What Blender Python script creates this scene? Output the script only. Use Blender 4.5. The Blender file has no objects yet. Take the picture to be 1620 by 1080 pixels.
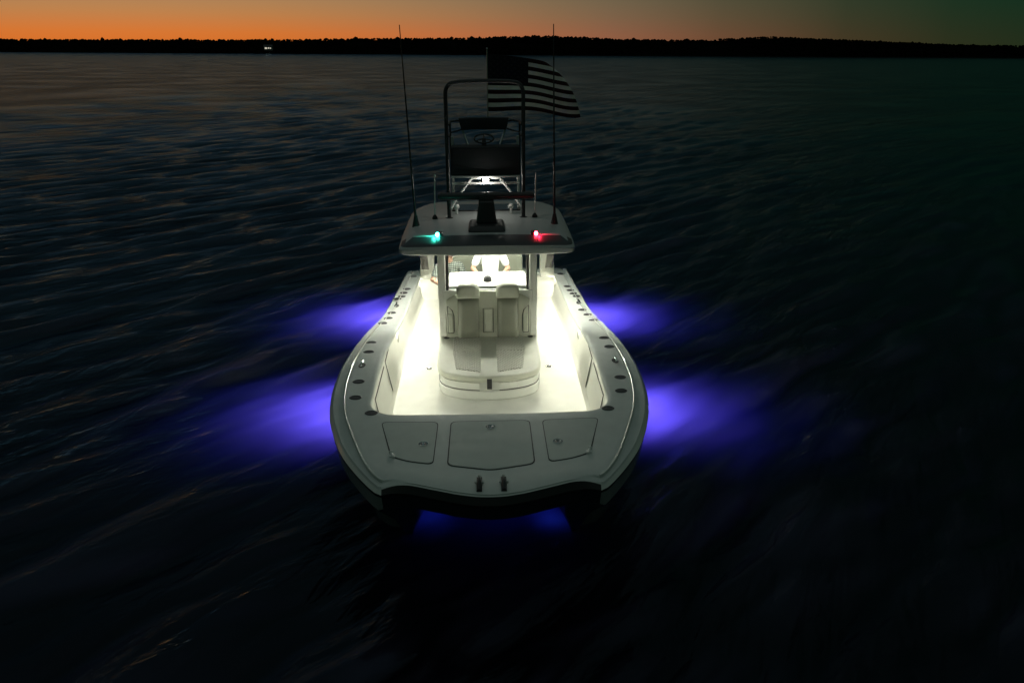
import bpy, bmesh, math, random
import numpy as np
from mathutils import Vector, Matrix

random.seed(7); rng = np.random.default_rng(7)
sc = bpy.context.scene
col = sc.collection
R = math.radians

# ------------------------------------------------------------------ camera
PITCH, YAW, ROLL = R(20.136), R(2.09), R(0.36)
fw = Vector((math.sin(YAW)*math.cos(PITCH), math.cos(YAW)*math.cos(PITCH), -math.sin(PITCH)))
rt = Vector((math.cos(YAW), -math.sin(YAW), 0)); up = rt.cross(fw)
r2 = rt*math.cos(ROLL)+up*math.sin(ROLL); u2 = -rt*math.sin(ROLL)+up*math.cos(ROLL)
cd = bpy.data.cameras.new('camera'); cam = bpy.data.objects.new('camera', cd); col.objects.link(cam)
mw = Matrix((r2, u2, -fw)).transposed().to_4x4(); mw.translation = Vector((-0.08, 0, 5.7))
cam.matrix_world = mw
cd.sensor_width = 36; cd.lens = 28.0; cd.clip_start = 0.05; cd.clip_end = 9000
sc.camera = cam

# ------------------------------------------------------------------ world: dusk sky
SKY = 1.0
w = bpy.data.worlds.new('World'); sc.world = w; w.use_nodes = True
nt = w.node_tree; nt.nodes.clear(); N = nt.nodes.new; L = nt.links.new
def ramp(nodes, stops, interp='LINEAR'):
    n = nodes.new('ShaderNodeValToRGB'); cr = n.color_ramp; cr.interpolation = interp
    while len(cr.elements) < len(stops): cr.elements.new(0.5)
    for e, (p, c) in zip(cr.elements, stops): e.position = p; e.color = (*c, 1) if len(c) == 3 else c
    return n
tc = N('ShaderNodeTexCoord'); sep = N('ShaderNodeSeparateXYZ'); L(tc.outputs['Generated'], sep.inputs[0])
hz = N('ShaderNodeCombineXYZ'); L(sep.outputs[0], hz.inputs[0]); L(sep.outputs[1], hz.inputs[1])
hn = N('ShaderNodeVectorMath'); hn.operation = 'NORMALIZE'; L(hz.outputs[0], hn.inputs[0])
SUNAZ = R(-24)                                             # where the sun went down, left of the boat's axis
dt = N('ShaderNodeVectorMath'); dt.operation = 'DOT_PRODUCT'; L(hn.outputs[0], dt.inputs[0])
dt.inputs[1].default_value = (math.sin(SUNAZ), math.cos(SUNAZ), 0)
ZEN = (.122, .152, .142)
elr = ramp(nt.nodes, [(0.0, (.70, .16, .020)), (.016, (.68, .185, .034)), (.036, (.52, .225, .075)), (.060, (.37, .235, .115)), (.070, (.15, .14, .125)), (.085, (.10, .108, .115)), (.13, (.062, .078, .092)), (.20, (.038, .060, .068)),
                      (.35, (.032, .056, .060)), (1.0, ZEN)])
elo = ramp(nt.nodes, [(0.0, (.64, .20, .10)), (.016, (.58, .215, .115)), (.036, (.44, .235, .13)), (.060, (.32, .235, .14)), (.072, (.15, .14, .12)), (.088, (.085, .10, .105)), (.13, (.058, .076, .088)), (.20, (.036, .060, .066)),
                      (.35, (.032, .056, .060)), (1.0, ZEN)])
azr = ramp(nt.nodes, [(0.0, (0, 0, 0)), (.50, (.0, .0, .0)), (.60, (.022,)*3), (.68, (.075,)*3), (.77, (.23,)*3), (.88, (.56,)*3), (1.0, (1, 1, 1))])
azc = ramp(nt.nodes, [(.84, (0, 0, 0)), (.985, (1, 1, 1))])
elc = ramp(nt.nodes, [(0.0, (.012, .024, .009)), (.05, (.004, .026, .012)), (.2, (.004, .018, .013)), (.5, (.028, .045, .038)), (1.0, ZEN)])
for q in (elr, elo, elc): L(sep.outputs[2], q.inputs[0])
for q in (azr, azc): L(dt.outputs['Value'], q.inputs[0])
wm = N('ShaderNodeMix'); wm.data_type = 'RGBA'; L(azc.outputs[0], wm.inputs['Factor']); L(elo.outputs[0], wm.inputs['A']); L(elr.outputs[0], wm.inputs['B'])
mx = N('ShaderNodeMix'); mx.data_type = 'RGBA'
L(azr.outputs[0], mx.inputs['Factor']); L(elc.outputs[0], mx.inputs['A']); L(wm.outputs['Result'], mx.inputs['B'])
bg = N('ShaderNodeBackground'); bg.inputs[1].default_value = SKY
L(mx.outputs['Result'], bg.inputs[0])
wo = N('ShaderNodeOutputWorld'); L(bg.outputs[0], wo.inputs[0])

vs = sc.view_settings; vs.view_transform = 'Standard'; vs.look = 'None'; vs.exposure = 0.0; vs.gamma = 1.0
sc.display_settings.display_device = 'sRGB'
sc.cycles.use_denoising = True
sc.cycles.max_bounces = 8; sc.cycles.diffuse_bounces = 4; sc.cycles.sample_clamp_indirect = 6
sc.cycles.caustics_reflective = False; sc.cycles.caustics_refractive = False

# ------------------------------------------------------------------ materials
def new_mat(name):
    m = bpy.data.materials.new(name); m.use_nodes = True
    return m, m.node_tree, m.node_tree.nodes['Principled BSDF']
def mat(name, c, rough=.4, metal=0., var=.08, scale=6., bump=0., bscale=200., emit=None, es=0., coat=0., spec=.5):
    m, t, p = new_mat(name)
    p.inputs['Base Color'].default_value = (*c, 1); p.inputs['Roughness'].default_value = rough
    p.inputs['Metallic'].default_value = metal; p.inputs['Coat Weight'].default_value = coat
    p.inputs['Specular IOR Level'].default_value = spec
    tcn = t.nodes.new('ShaderNodeTexCoord')
    if var:
        n = t.nodes.new('ShaderNodeTexNoise'); n.inputs['Scale'].default_value = scale; n.inputs['Detail'].default_value = 6
        t.links.new(tcn.outputs['Object'], n.inputs['Vector'])
        a = ramp(t.nodes, [(.3, tuple(x*(1-var) for x in c)), (.7, tuple(min(1, x*(1+var*.5)) for x in c))])
        t.links.new(n.outputs['Fac'], a.inputs[0]); t.links.new(a.outputs[0], p.inputs['Base Color'])
        mr = t.nodes.new('ShaderNodeMapRange'); mr.inputs['To Min'].default_value = max(.02, rough*.75); mr.inputs['To Max'].default_value = min(1, rough*1.3)
        t.links.new(n.outputs['Fac'], mr.inputs['Value']); t.links.new(mr.outputs[0], p.inputs['Roughness'])
    if bump:
        n2 = t.nodes.new('ShaderNodeTexNoise'); n2.inputs['Scale'].default_value = bscale; n2.inputs['Detail'].default_value = 3
        t.links.new(tcn.outputs['Object'], n2.inputs['Vector'])
        b = t.nodes.new('ShaderNodeBump'); b.inputs['Strength'].default_value = bump; b.inputs['Distance'].default_value = .004
        t.links.new(n2.outputs['Fac'], b.inputs['Height']); t.links.new(b.outputs[0], p.inputs['Normal'])
    if emit:
        p.inputs['Emission Color'].default_value = (*emit, 1); p.inputs['Emission Strength'].default_value = es
    return m
M = dict(
    gel=mat('gelcoat_white', (.74, .75, .70), .25, var=.05, scale=3, coat=.3),
    nonskid=mat('nonskid_white', (.57, .60, .57), .6, var=.07, scale=5, bump=.35, bscale=260),
    hatch_grey=mat('hatch_nonskid_grey', (.50, .54, .50), .6, var=.08, scale=5, bump=.4, bscale=260),
    sole=mat('sole_nonskid', (.68, .68, .63), .6, var=.07, scale=4, bump=.3, bscale=220),
    liner=mat('liner_gelcoat', (.70, .70, .64), .4, var=.06, scale=3),
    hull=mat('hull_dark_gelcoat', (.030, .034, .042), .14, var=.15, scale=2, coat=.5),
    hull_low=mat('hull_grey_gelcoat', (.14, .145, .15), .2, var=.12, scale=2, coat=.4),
    rub=mat('rub_rail_black', (.02, .02, .02), .5, var=.1),
    black=mat('black_plastic', (.012, .012, .013), .45, var=.2),
    gasket=mat('hatch_gasket', (.03, .032, .03), .7, var=.2),
    chrome=mat('polished_steel', (.72, .73, .74), .12, metal=1, var=.1, scale=30),
    alu=mat('anodised_tube', (.55, .56, .55), .3, metal=.85, var=.1, scale=20),
    darkalu=mat('dark_powder_coat', (.022, .023, .025), .45, var=.15, scale=20),
    white_tube=mat('white_tube', (.72, .72, .69), .35, var=.06),
    vinyl=mat('seat_vinyl', (.35, .365, .30), .5, var=.06, scale=8, bump=.15, bscale=300),
    vinyl_d=mat('seat_vinyl_shaded', (.145, .155, .12), .5, var=.07, scale=8, bump=.15, bscale=300),  # darkened copy of the vinyl; the backrests' shade is put into its colour
    vinyl_l=mat('seat_vinyl_light', (.52, .53, .45), .5, var=.05, scale=8, bump=.1, bscale=300),
    canvas=mat('dark_canvas', (.018, .021, .024), .85, var=.25, scale=14, bump=.4, bscale=120),
    cloth_w=mat('flag_white', (.82, .84, .78), .85, var=.08, scale=5, bump=.2, bscale=500),
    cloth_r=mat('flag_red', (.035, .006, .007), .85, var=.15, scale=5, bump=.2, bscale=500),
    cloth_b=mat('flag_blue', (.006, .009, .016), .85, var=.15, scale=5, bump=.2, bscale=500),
    cloth_s=mat('flag_star', (.02, .024, .03), .85, var=.1),
    band=mat('hull_band_grey', (.30, .31, .31), .2, var=.1, scale=2, coat=.4),
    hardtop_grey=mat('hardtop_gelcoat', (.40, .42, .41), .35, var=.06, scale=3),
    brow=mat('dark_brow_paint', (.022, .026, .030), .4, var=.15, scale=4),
    tint=mat('dark_gloss', (.018, .014, .013), .12, var=.1),
    led=mat('led_strip_lens', (.9, .9, .8), .3, var=0, emit=(1, .99, .82), es=70),
    down=mat('downlight_lens', (.9, .9, .85), .3, var=0, emit=(1, 1, .86), es=620),
    down_dim=mat('dimmed_downlight_lens', (.9, .9, .85), .3, var=0, emit=(1, 1, .86), es=130),
    spread=mat('spreader_lens', (.9, .9, .9), .3, var=0, emit=(1, .97, .90), es=60),
    green=mat('green_nav_lens', (.05, .6, .45), .2, var=0, emit=(.05, 1, .72), es=60),
    red=mat('red_nav_lens', (.7, .03, .05), .2, var=0, emit=(1, .03, .06), es=60),
    uw=mat('underwater_lens', (.1, .1, .8), .2, var=0, emit=(.13, .09, 1), es=30),
    skin=mat('skin', (.46, .26, .18), .5, var=.1, scale=20),
    polo=mat('white_polo', (.74, .77, .77), .8, var=.05, scale=12, bump=.3, bscale=160),
    shorts=mat('khaki_shorts', (.30, .26, .19), .85, var=.1, scale=14),
    navy=mat('navy_shorts', (.03, .04, .06), .85, var=.1, scale=14),
    shoe=mat('deck_shoe', (.12, .08, .05), .7, var=.1),
    hair=mat('brown_hair', (.05, .032, .02), .7, var=.3, scale=60, bump=.6, bscale=150),
    cap=mat('dark_cap', (.035, .03, .03), .8, var=.1, scale=30),
    eye=mat('eye_dark', (.02, .015, .012), .2, var=0),
    land=mat('shore_ground', (.004, .005, .004), 1., var=.3, scale=.05, spec=0.),
    leaf=mat('forest_foliage', (.005, .006, .004), 1., var=.4, scale=.2, spec=0.),
    bark=mat('bark', (.05, .04, .03), .9),
    siding=mat('house_siding', (.35, .34, .31), .8, var=.1, scale=1),
    shingle=mat('roof_shingle', (.05, .05, .055), .9, var=.2, scale=2),
    litwin=mat('lit_window', (.8, .7, .5), .3, var=0, emit=(1, .93, .75), es=.6),
)
for q in ('cloth_w', 'cloth_r', 'cloth_b'):
    t = M[q].node_tree; p = t.nodes['Principled BSDF']; o_ = t.nodes['Material Output']
    tlc = t.nodes.new('ShaderNodeBsdfTranslucent'); tlc.inputs[0].default_value = {'cloth_w': (.92, .92, .86, 1), 'cloth_r': (.05, .008, .008, 1), 'cloth_b': (.006, .008, .02, 1)}[q]
    ms_ = t.nodes.new('ShaderNodeMixShader'); ms_.inputs[0].default_value = .45; t.links.new(p.outputs[0], ms_.inputs[1]); t.links.new(tlc.outputs[0], ms_.inputs[2]); t.links.new(ms_.outputs[0], o_.inputs[0])
# plaid shirt
m, t, p = new_mat('plaid_shirt'); tcn = t.nodes.new('ShaderNodeTexCoord')
wa = t.nodes.new('ShaderNodeTexWave'); wa.inputs['Scale'].default_value = 9; wa.bands_direction = 'Z'; wa.inputs['Distortion'].default_value = .6
wb = t.nodes.new('ShaderNodeTexWave'); wb.inputs['Scale'].default_value = 9; wb.bands_direction = 'X'; wb.inputs['Distortion'].default_value = .6
for q in (wa, wb): t.links.new(tcn.outputs['Object'], q.inputs['Vector'])
ml = t.nodes.new('ShaderNodeMath'); ml.operation = 'MULTIPLY'; t.links.new(wa.outputs['Fac'], ml.inputs[0]); t.links.new(wb.outputs['Fac'], ml.inputs[1])
rp = ramp(t.nodes, [(.1, (.05, .06, .055)), (.6, (.26, .29, .25))]); t.links.new(ml.outputs[0], rp.inputs[0])
t.links.new(rp.outputs[0], p.inputs['Base Color']); p.inputs['Roughness'].default_value = .85
M['plaid'] = m
# quilted diamond vinyl: stitched relief
m, t, p = new_mat('quilted_vinyl'); tcn = t.nodes.new('ShaderNodeTexCoord')
p.inputs['Base Color'].default_value = (.50, .51, .44, 1); p.inputs['Roughness'].default_value = .5
hs = []
for sgn in (1, -1):
    d = t.nodes.new('ShaderNodeVectorMath'); d.operation = 'DOT_PRODUCT'; t.links.new(tcn.outputs['Object'], d.inputs[0])
    d.inputs[1].default_value = (math.pi/.055, sgn*math.pi/.08, 0)
    s = t.nodes.new('ShaderNodeMath'); s.operation = 'SINE'; t.links.new(d.outputs['Value'], s.inputs[0])
    a = t.nodes.new('ShaderNodeMath'); a.operation = 'ABSOLUTE'; t.links.new(s.outputs[0], a.inputs[0])
    pw = t.nodes.new('ShaderNodeMath'); pw.operation = 'POWER'; pw.inputs[1].default_value = .5; t.links.new(a.outputs[0], pw.inputs[0]); hs.append(pw)
mn = t.nodes.new('ShaderNodeMath'); mn.operation = 'MINIMUM'; t.links.new(hs[0].outputs[0], mn.inputs[0]); t.links.new(hs[1].outputs[0], mn.inputs[1])
b = t.nodes.new('ShaderNodeBump'); b.inputs['Distance'].default_value = .03; b.inputs['Strength'].default_value = 1
t.links.new(mn.outputs[0], b.inputs['Height']); t.links.new(b.outputs[0], p.inputs['Normal'])
cr = ramp(t.nodes, [(.0, (.30, .30, .25)), (.5, (.50, .51, .44))]); t.links.new(mn.outputs[0], cr.inputs[0]); t.links.new(cr.outputs[0], p.inputs['Base Color'])
M['quilt'] = m
# clear windshield
m, t, p = new_mat('clear_windshield'); t.nodes.remove(p)
tr = t.nodes.new('ShaderNodeBsdfTransparent'); tr.inputs[0].default_value = (.93, .95, .93, 1)
gl = t.nodes.new('ShaderNodeBsdfGlossy'); gl.inputs['Roughness'].default_value = .03
fr = t.nodes.new('ShaderNodeFresnel'); fr.inputs[0].default_value = 1.45
mxs = t.nodes.new('ShaderNodeMixShader'); t.links.new(fr.outputs[0], mxs.inputs[0]); t.links.new(tr.outputs[0], mxs.inputs[1]); t.links.new(gl.outputs[0], mxs.inputs[2])
t.links.new(mxs.outputs[0], t.nodes['Material Output'].inputs[0]); M['glass'] = m
# lake water: mirror-like surface over turbid water that lets the lamps below glow through
m, t, p = new_mat('lake_water'); t.nodes.remove(p)
tcn = t.nodes.new('ShaderNodeTexCoord')
cn = t.nodes.new('ShaderNodeTexNoise'); cn.inputs['Scale'].default_value = .09; cn.inputs['Detail'].default_value = 3; t.links.new(tcn.outputs['Object'], cn.inputs['Vector'])
cm = t.nodes.new('ShaderNodeMapRange'); cm.inputs['From Min'].default_value = .36; cm.inputs['From Max'].default_value = .62; cm.inputs['To Min'].default_value = .25; cm.inputs['To Max'].default_value = 1.1; t.links.new(cn.outputs['Fac'], cm.inputs['Value'])
prev = None
for ang, sx, sy, dist, det in ((44, .025, .13, 1.3, 3), (50, .34, 2.4, .13, 2), (64, .9, 5.2, .07, 3), (36, 1.8, 11., .035, 3), (25, 5., 19., .013, 3)):
    rot = t.nodes.new('ShaderNodeVectorRotate'); rot.rotation_type = 'Z_AXIS'; rot.inputs['Angle'].default_value = -R(ang)
    t.links.new(tcn.outputs['Object'], rot.inputs['Vector'])
    sca = t.nodes.new('ShaderNodeVectorMath'); sca.operation = 'MULTIPLY'; sca.inputs[1].default_value = (sx, sy, 1); t.links.new(rot.outputs[0], sca.inputs[0])
    nz = t.nodes.new('ShaderNodeTexNoise'); nz.inputs['Scale'].default_value = 1; nz.inputs['Detail'].default_value = det; nz.inputs['Distortion'].default_value = .6
    t.links.new(sca.outputs[0], nz.inputs['Vector'])
    bp = t.nodes.new('ShaderNodeBump'); bp.inputs['Strength'].default_value = 1; bp.inputs['Distance'].default_value = dist; t.links.new(cm.outputs[0], bp.inputs['Strength'])
    t.links.new(nz.outputs['Fac'], bp.inputs['Height'])
    if prev: t.links.new(prev.outputs[0], bp.inputs['Normal'])
    prev = bp
fr = t.nodes.new('ShaderNodeFresnel'); fr.inputs[0].default_value = 1.333; t.links.new(prev.outputs[0], fr.inputs['Normal'])
vm = t.nodes.new('ShaderNodeVectorMath'); vm.operation = 'SCALE'; vm.inputs[0].default_value = (.30, .47, .60); t.links.new(fr.outputs[0], vm.inputs['Scale'])
gl = t.nodes.new('ShaderNodeBsdfGlossy'); gl.inputs['Roughness'].default_value = .11; t.links.new(vm.outputs[0], gl.inputs[0]); t.links.new(prev.outputs[0], gl.inputs['Normal'])
tl = t.nodes.new('ShaderNodeBsdfTranslucent'); tl.inputs[0].default_value = (.55, .55, .75, 1)
mxs = t.nodes.new('ShaderNodeAddShader'); t.links.new(tl.outputs[0], mxs.inputs[0]); t.links.new(gl.outputs[0], mxs.inputs[1])
t.links.new(mxs.outputs[0], t.nodes['Material Output'].inputs[0]); M['water'] = m

# ------------------------------------------------------------------ mesh helpers
class MB:
    def __init__(s): s.v = []; s.f = []; s.m = []
    def add(s, vs, fs, mi=0):
        o = len(s.v); s.v += [tuple(x) for x in vs]; s.f += [tuple(i+o for i in f) for f in fs]; s.m += [mi]*len(fs)
        return s
    def box(s, x0, x1, y0, y1, z0, z1, mi=0, top=None):
        """top=(dx,dy0,dy1): inset of the upper rectangle"""
        a, b_, c = top or (0, 0, 0)
        vs = [(x0, y0, z0), (x1, y0, z0), (x1, y1, z0), (x0, y1, z0), (x0+a, y0+b_, z1), (x1-a, y0+b_, z1), (x1-a, y1-c, z1), (x0+a, y1-c, z1)]
        return s.add(vs, [(3, 2, 1, 0), (4, 5, 6, 7), (0, 1, 5, 4), (1, 2, 6, 5), (2, 3, 7, 6), (3, 0, 4, 7)], mi)
    def tube(s, pts, r, n=10, mi=0, cap=True):
        pts = [Vector(p) for p in pts]; rs = r if isinstance(r, (list, tuple)) else [r]*len(pts)
        vs = []; ref = None
        for i, p_ in enumerate(pts):
            d = (pts[min(i+1, len(pts)-1)]-pts[max(i-1, 0)]).normalized()
            if ref is None: ref = d.orthogonal().normalized()
            ref = (ref-d*ref.dot(d)).normalized(); q = d.cross(ref)
            for k in range(n):
                a = 2*math.pi*k/n; vs.append(p_+(ref*math.cos(a)+q*math.sin(a))*rs[i])
        fs = []
        for i in range(len(pts)-1):
            for k in range(n):
                k2 = (k+1) % n; fs.append((i*n+k, i*n+k2, (i+1)*n+k2, (i+1)*n+k))
        if cap: fs += [tuple(range(n-1, -1, -1)), tuple((len(pts)-1)*n+k for k in range(n))]
        return s.add(vs, fs, mi)
    def lathe(s, prof, c=(0, 0, 0), n=16, mi=0, sx=1, sy=1):
        vs = []; fs = []
        for r, z in prof:
            for k in range(n):
                a = 2*math.pi*k/n; vs.append((c[0]+r*math.cos(a)*sx, c[1]+r*math.sin(a)*sy, c[2]+z))
        for i in range(len(prof)-1):
            for k in range(n):
                k2 = (k+1) % n; fs.append((i*n+k, i*n+k2, (i+1)*n+k2, (i+1)*n+k))
        fs += [tuple(range(n-1, -1, -1)), tuple((len(prof)-1)*n+k for k in range(n))]
        return s.add(vs, fs, mi)
    def prism(s, poly, zf0, zf1, mi=0, mis=None):
        """poly list of (x,y); zf0/zf1 numbers or functions of (x,y)"""
        g = lambda f, x, y: f(x, y) if callable(f) else f
        n = len(poly); vs = [(x, y, g(zf0, x, y)) for x, y in poly]+[(x, y, g(zf1, x, y)) for x, y in poly]
        s.add(vs, [tuple(range(n-1, -1, -1)), tuple(range(n, 2*n))], mi)
        o = len(s.v)-2*n
        for k in range(n):
            k2 = (k+1) % n; s.f.append((o+k, o+k2, o+n+k2, o+n+k)); s.m.append(mi if mis is None else mis)
        return s
    def sphere(s, c, r, n=10, k=7, mi=0, sc3=(1, 1, 1)):
        prof = [(max(1e-4, r*math.sin(math.pi*i/k)), -r*math.cos(math.pi*i/k)) for i in range(k+1)]
        o = len(s.v); s.lathe(prof, (0, 0, 0), n, mi)
        for i in range(o, len(s.v)):
            x, y, z = s.v[i]; s.v[i] = (c[0]+x*sc3[0], c[1]+y*sc3[1], c[2]+z*sc3[2])
        return s
    def mirror(s):
        o = len(s.v); s.v += [(-x, y, z) for x, y, z in s.v]; fs = [tuple(i+o for i in reversed(f)) for f in s.f]
        s.m += s.m[:len(fs)]; s.f += fs; return s
    def build(s, name, mats, parent=None, smooth=True, bevel=0, seg=2, loc=None, angle=35):
        me = bpy.data.meshes.new(name); me.from_pydata(s.v, [], s.f)
        if not isinstance(mats, (list, tuple)): mats = [mats]
        for q in mats: me.materials.append(M[q])
        me.polygons.foreach_set('material_index', s.m)
        bm = bmesh.new(); bm.from_mesh(me); bmesh.ops.remove_doubles(bm, verts=bm.verts, dist=1e-5)
        bmesh.ops.recalc_face_normals(bm, faces=bm.faces); bm.to_mesh(me); bm.free()
        if smooth: me.polygons.foreach_set('use_smooth', [True]*len(me.polygons))
        if smooth and angle: me.set_sharp_from_angle(angle=R(angle))
        o = bpy.data.objects.new(name, me); col.objects.link(o)
        if bevel:
            b_ = o.modifiers.new('bevel', 'BEVEL'); b_.width = bevel; b_.segments = seg; b_.limit_method = 'ANGLE'; b_.angle_limit = R(30)
            if smooth: me.set_sharp_from_angle(angle=R(80))
        if parent:
            o.parent = parent
            o.location = loc if loc else (Vector((0, -BY, 0)) if parent.type == 'EMPTY' else (0, 0, 0))
        elif loc: o.location = loc
        return o
def tag(o, label=None, cat=None, group=None, kind=None):
    for k, v_ in (('label', label), ('category', cat), ('group', group), ('kind', kind)):
        if v_: o[k] = v_
    return o
def empty(name, loc, label, cat, group=None):
    o = bpy.data.objects.new(name, None); col.objects.link(o); o.location = loc; o.empty_display_size = .3
    return tag(o, label, cat, group)
def copy_part(src, parent, loc, rz=0.):
    c = src.copy(); col.objects.link(c); c.parent = parent; c.location = loc; c.rotation_euler = (0, 0, rz); return c
def smoothstep(a, b_, x): q = min(1, max(0, (x-a)/(b_-a))); return q*q*(3-2*q)
def sheer(Y): return 1.48+.05*min(1, max(0, (10.3-Y)/3.3))-.46*smoothstep(10.3, 15.0, Y)

# ------------------------------------------------------------------ lake
nx, ny = 860, 860
ax = 6*np.sinh(6.4*np.linspace(-1, 1, nx))
ay = np.concatenate([-np.sinh(3.2*np.linspace(1, 0, 200)[:-1])*3, 9*np.sinh(5.75*np.linspace(0, 1, ny-199))])+6
gx, gy = np.meshgrid(ax, ay)
dxl = np.gradient(ax)[None, :]; dyl = np.gradient(ay)[:, None]
z = np.zeros_like(gx)
wr = np.random.default_rng(21)
for i in range(46):
    lam = float(np.exp(wr.uniform(math.log(.48), math.log(2.5)))); ca = R(46+wr.normal(0, 17))   # crest direction
    kx, ky = -math.sin(ca)*2*math.pi/lam, math.cos(ca)*2*math.pi/lam
    amp = .0056*lam**.85*wr.uniform(.5, 1.2)
    res = np.maximum(dxl*abs(math.sin(ca)), dyl*abs(math.cos(ca)))+.25*np.minimum(dxl, dyl)
    att = np.clip(1.6-res/(lam*.28), 0, 1)
    ph = kx*gx+ky*gy+wr.uniform(0, 6.28)
    ph = ph+.9*np.sin(gx*.11*wr.uniform(.6, 1.4)+gy*.07*wr.uniform(.6, 1.4)+wr.uniform(0, 6))
    s_ = np.sin(ph); z += amp*att*(s_+.35*np.cos(2*ph)*0+.3*(np.exp(s_)-1.27))
verts = np.stack([gx, gy, z], -1).reshape(-1, 3)
NY, NX = gx.shape
idx = np.arange(NY*NX).reshape(NY, NX)
q = np.stack([idx[:-1, :-1], idx[:-1, 1:], idx[1:, 1:], idx[1:, :-1]], -1).reshape(-1, 4)
me = bpy.data.meshes.new('lake_water'); me.vertices.add(len(verts)); me.vertices.foreach_set('co', verts.ravel())
me.loops.add(q.size); me.loops.foreach_set('vertex_index', q.ravel().astype(np.int32))
me.polygons.add(len(q)); me.polygons.foreach_set('loop_start', np.arange(0, q.size, 4, dtype=np.int32)); me.polygons.foreach_set('loop_total', np.full(len(q), 4, dtype=np.int32))
me.polygons.foreach_set('use_smooth', np.ones(len(q), bool)); me.update(); me.materials.append(M['water'])
water = bpy.data.objects.new('lake_water', me); col.objects.link(water); tag(water, 'dark rippled lake water', kind='structure')
BY = 12.3
MB().add([(-2500, -400, -8), (2500, -400, -8), (2500, 2500, -8), (-2500, 2500, -8)], [(0, 1, 2, 3)]).build('lake_bed', 'land')['kind'] = 'structure'

# ------------------------------------------------------------------ far shore: low wooded hills
hxs = [-1500, -900, -560, -470, -330, -215, -100, 0, 86, 180, 260, 342, 400, 473, 553, 700, 1000, 1500]
hzs = [13, 13, 13.2, 12.6, 13.4, 14.0, 16.2, 17.5, 21.0, 17.2, 16.6, 21.5, 19.5, 16.5, 13.5, 12, 12, 12]
def ridge(x): return float(np.interp(x, hxs, hzs))
hb = MB(); xs = np.linspace(-1500, 1500, 301); prof = [(838, -2.), (846, .4), (870, .35), (905, .74), (950, .90), (1100, .55), (1500, .3), (2300, -.2)]
hv = []
for x in xs:
    for (yy, hh) in prof:
        h = hh if hh < 0 or yy < 850 else hh*ridge(x*1.0+(yy-850)*.2)
        hv.append((x, yy+6*math.sin(x*.021)+3*math.sin(x*.067+1), h+(.4*math.sin(x*.13+yy) if yy > 850 else 0)))
npf = len(prof); hf = []
for i in range(len(xs)-1):
    for k in range(npf-1): hf.append((i*npf+k, (i+1)*npf+k, (i+1)*npf+k+1, i*npf+k+1))
hb.add(hv, hf); tag(hb.build('hills', 'land', angle=0), 'low dark hills along the far shore', kind='structure')
fb = MB()
def ground_h(x, yy):
    ps = [pp[0] for pp in prof]; hs_ = [(pp[1] if pp[0] < 850 else pp[1]*ridge(x+(pp[0]-850)*.2)) for pp in prof]
    return float(np.interp(yy, ps, hs_))
fr_ = random.Random(5)
for i in range(17000):                    # the wood on the far hills reads as one mass
    x = fr_.uniform(-1150, 1150); yy = fr_.choice([fr_.uniform(848, 870), fr_.uniform(860, 905), fr_.uniform(895, 960)])
    if abs(x+217) < 9 and yy < 872: continue
    g = ground_h(x, yy); h = fr_.uniform(1.3, 2.3)*(1.7 if fr_.random() < .02 else 1); r = h*fr_.uniform(.55, 1.0)
    n = 6; vs = []
    for lv, (rr, zz) in enumerate(((.55, .12), (1., .42), (.75, .75), (.12, 1.))):
        for k in range(n):
            a = 2*math.pi*k/n+lv*.5; j = fr_.uniform(.7, 1.25); vs.append((x+r*rr*j*math.cos(a), yy+r*rr*j*math.sin(a), g+h*zz*fr_.uniform(.9, 1.08)-.1))
    fs = [(a*n+k, a*n+(k+1) % n, (a+1)*n+(k+1) % n, (a+1)*n+k) for a in range(3) for k in range(n)]+[tuple(3*n+k for k in range(n))]
    fb.add(vs, fs)
me = bpy.data.meshes.new('shore_forest'); me.from_pydata(fb.v, [], fb.f); me.materials.append(M['leaf'])
fo = bpy.data.objects.new('shore_forest', me); col.objects.link(fo); tag(fo, 'dark wood covering the hills of the far shore', 'forest', kind='stuff')
# lit house on the far shore
hx, hy = -216.5, 862.; hg = ground_h(hx, hy)
house = empty('shore_house', (hx, hy, hg-.3), 'tiny house with lit windows on the far shore at left', 'house')
hp = lambda mb, nm, mt, par, **k: mb.build(nm, mt, par, loc=(0, 0, 0), smooth=False, **k)
hp(MB().box(-4, 4, 0, 6, 0, 3.2), 'wall', 'siding', house)
hp(MB().add([(-4.5, -.5, 3.1), (4.5, -.5, 3.1), (4.5, 6.5, 3.1), (-4.5, 6.5, 3.1), (-4.5, 3, 5.4), (4.5, 3, 5.4)], [(0, 1, 5, 4), (2, 3, 4, 5), (0, 4, 3), (1, 2, 5), (3, 2, 1, 0)]), 'roof', 'shingle', house)
for wx, ww, z0_, z1_ in ((-2.9, 2.2, 1.2, 2.7), (.1, 1.6, 1.5, 2.6), (2.4, .9, 1.5, 2.5)):
    wn = hp(MB().box(wx-.12, wx+ww+.12, -.10, .02, z0_-.12, z1_+.12), 'window', 'siding', house)
    hp(MB().box(wx, wx+ww, -.14, -.101, z0_, z1_), 'pane', 'litwin', wn)

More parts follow.
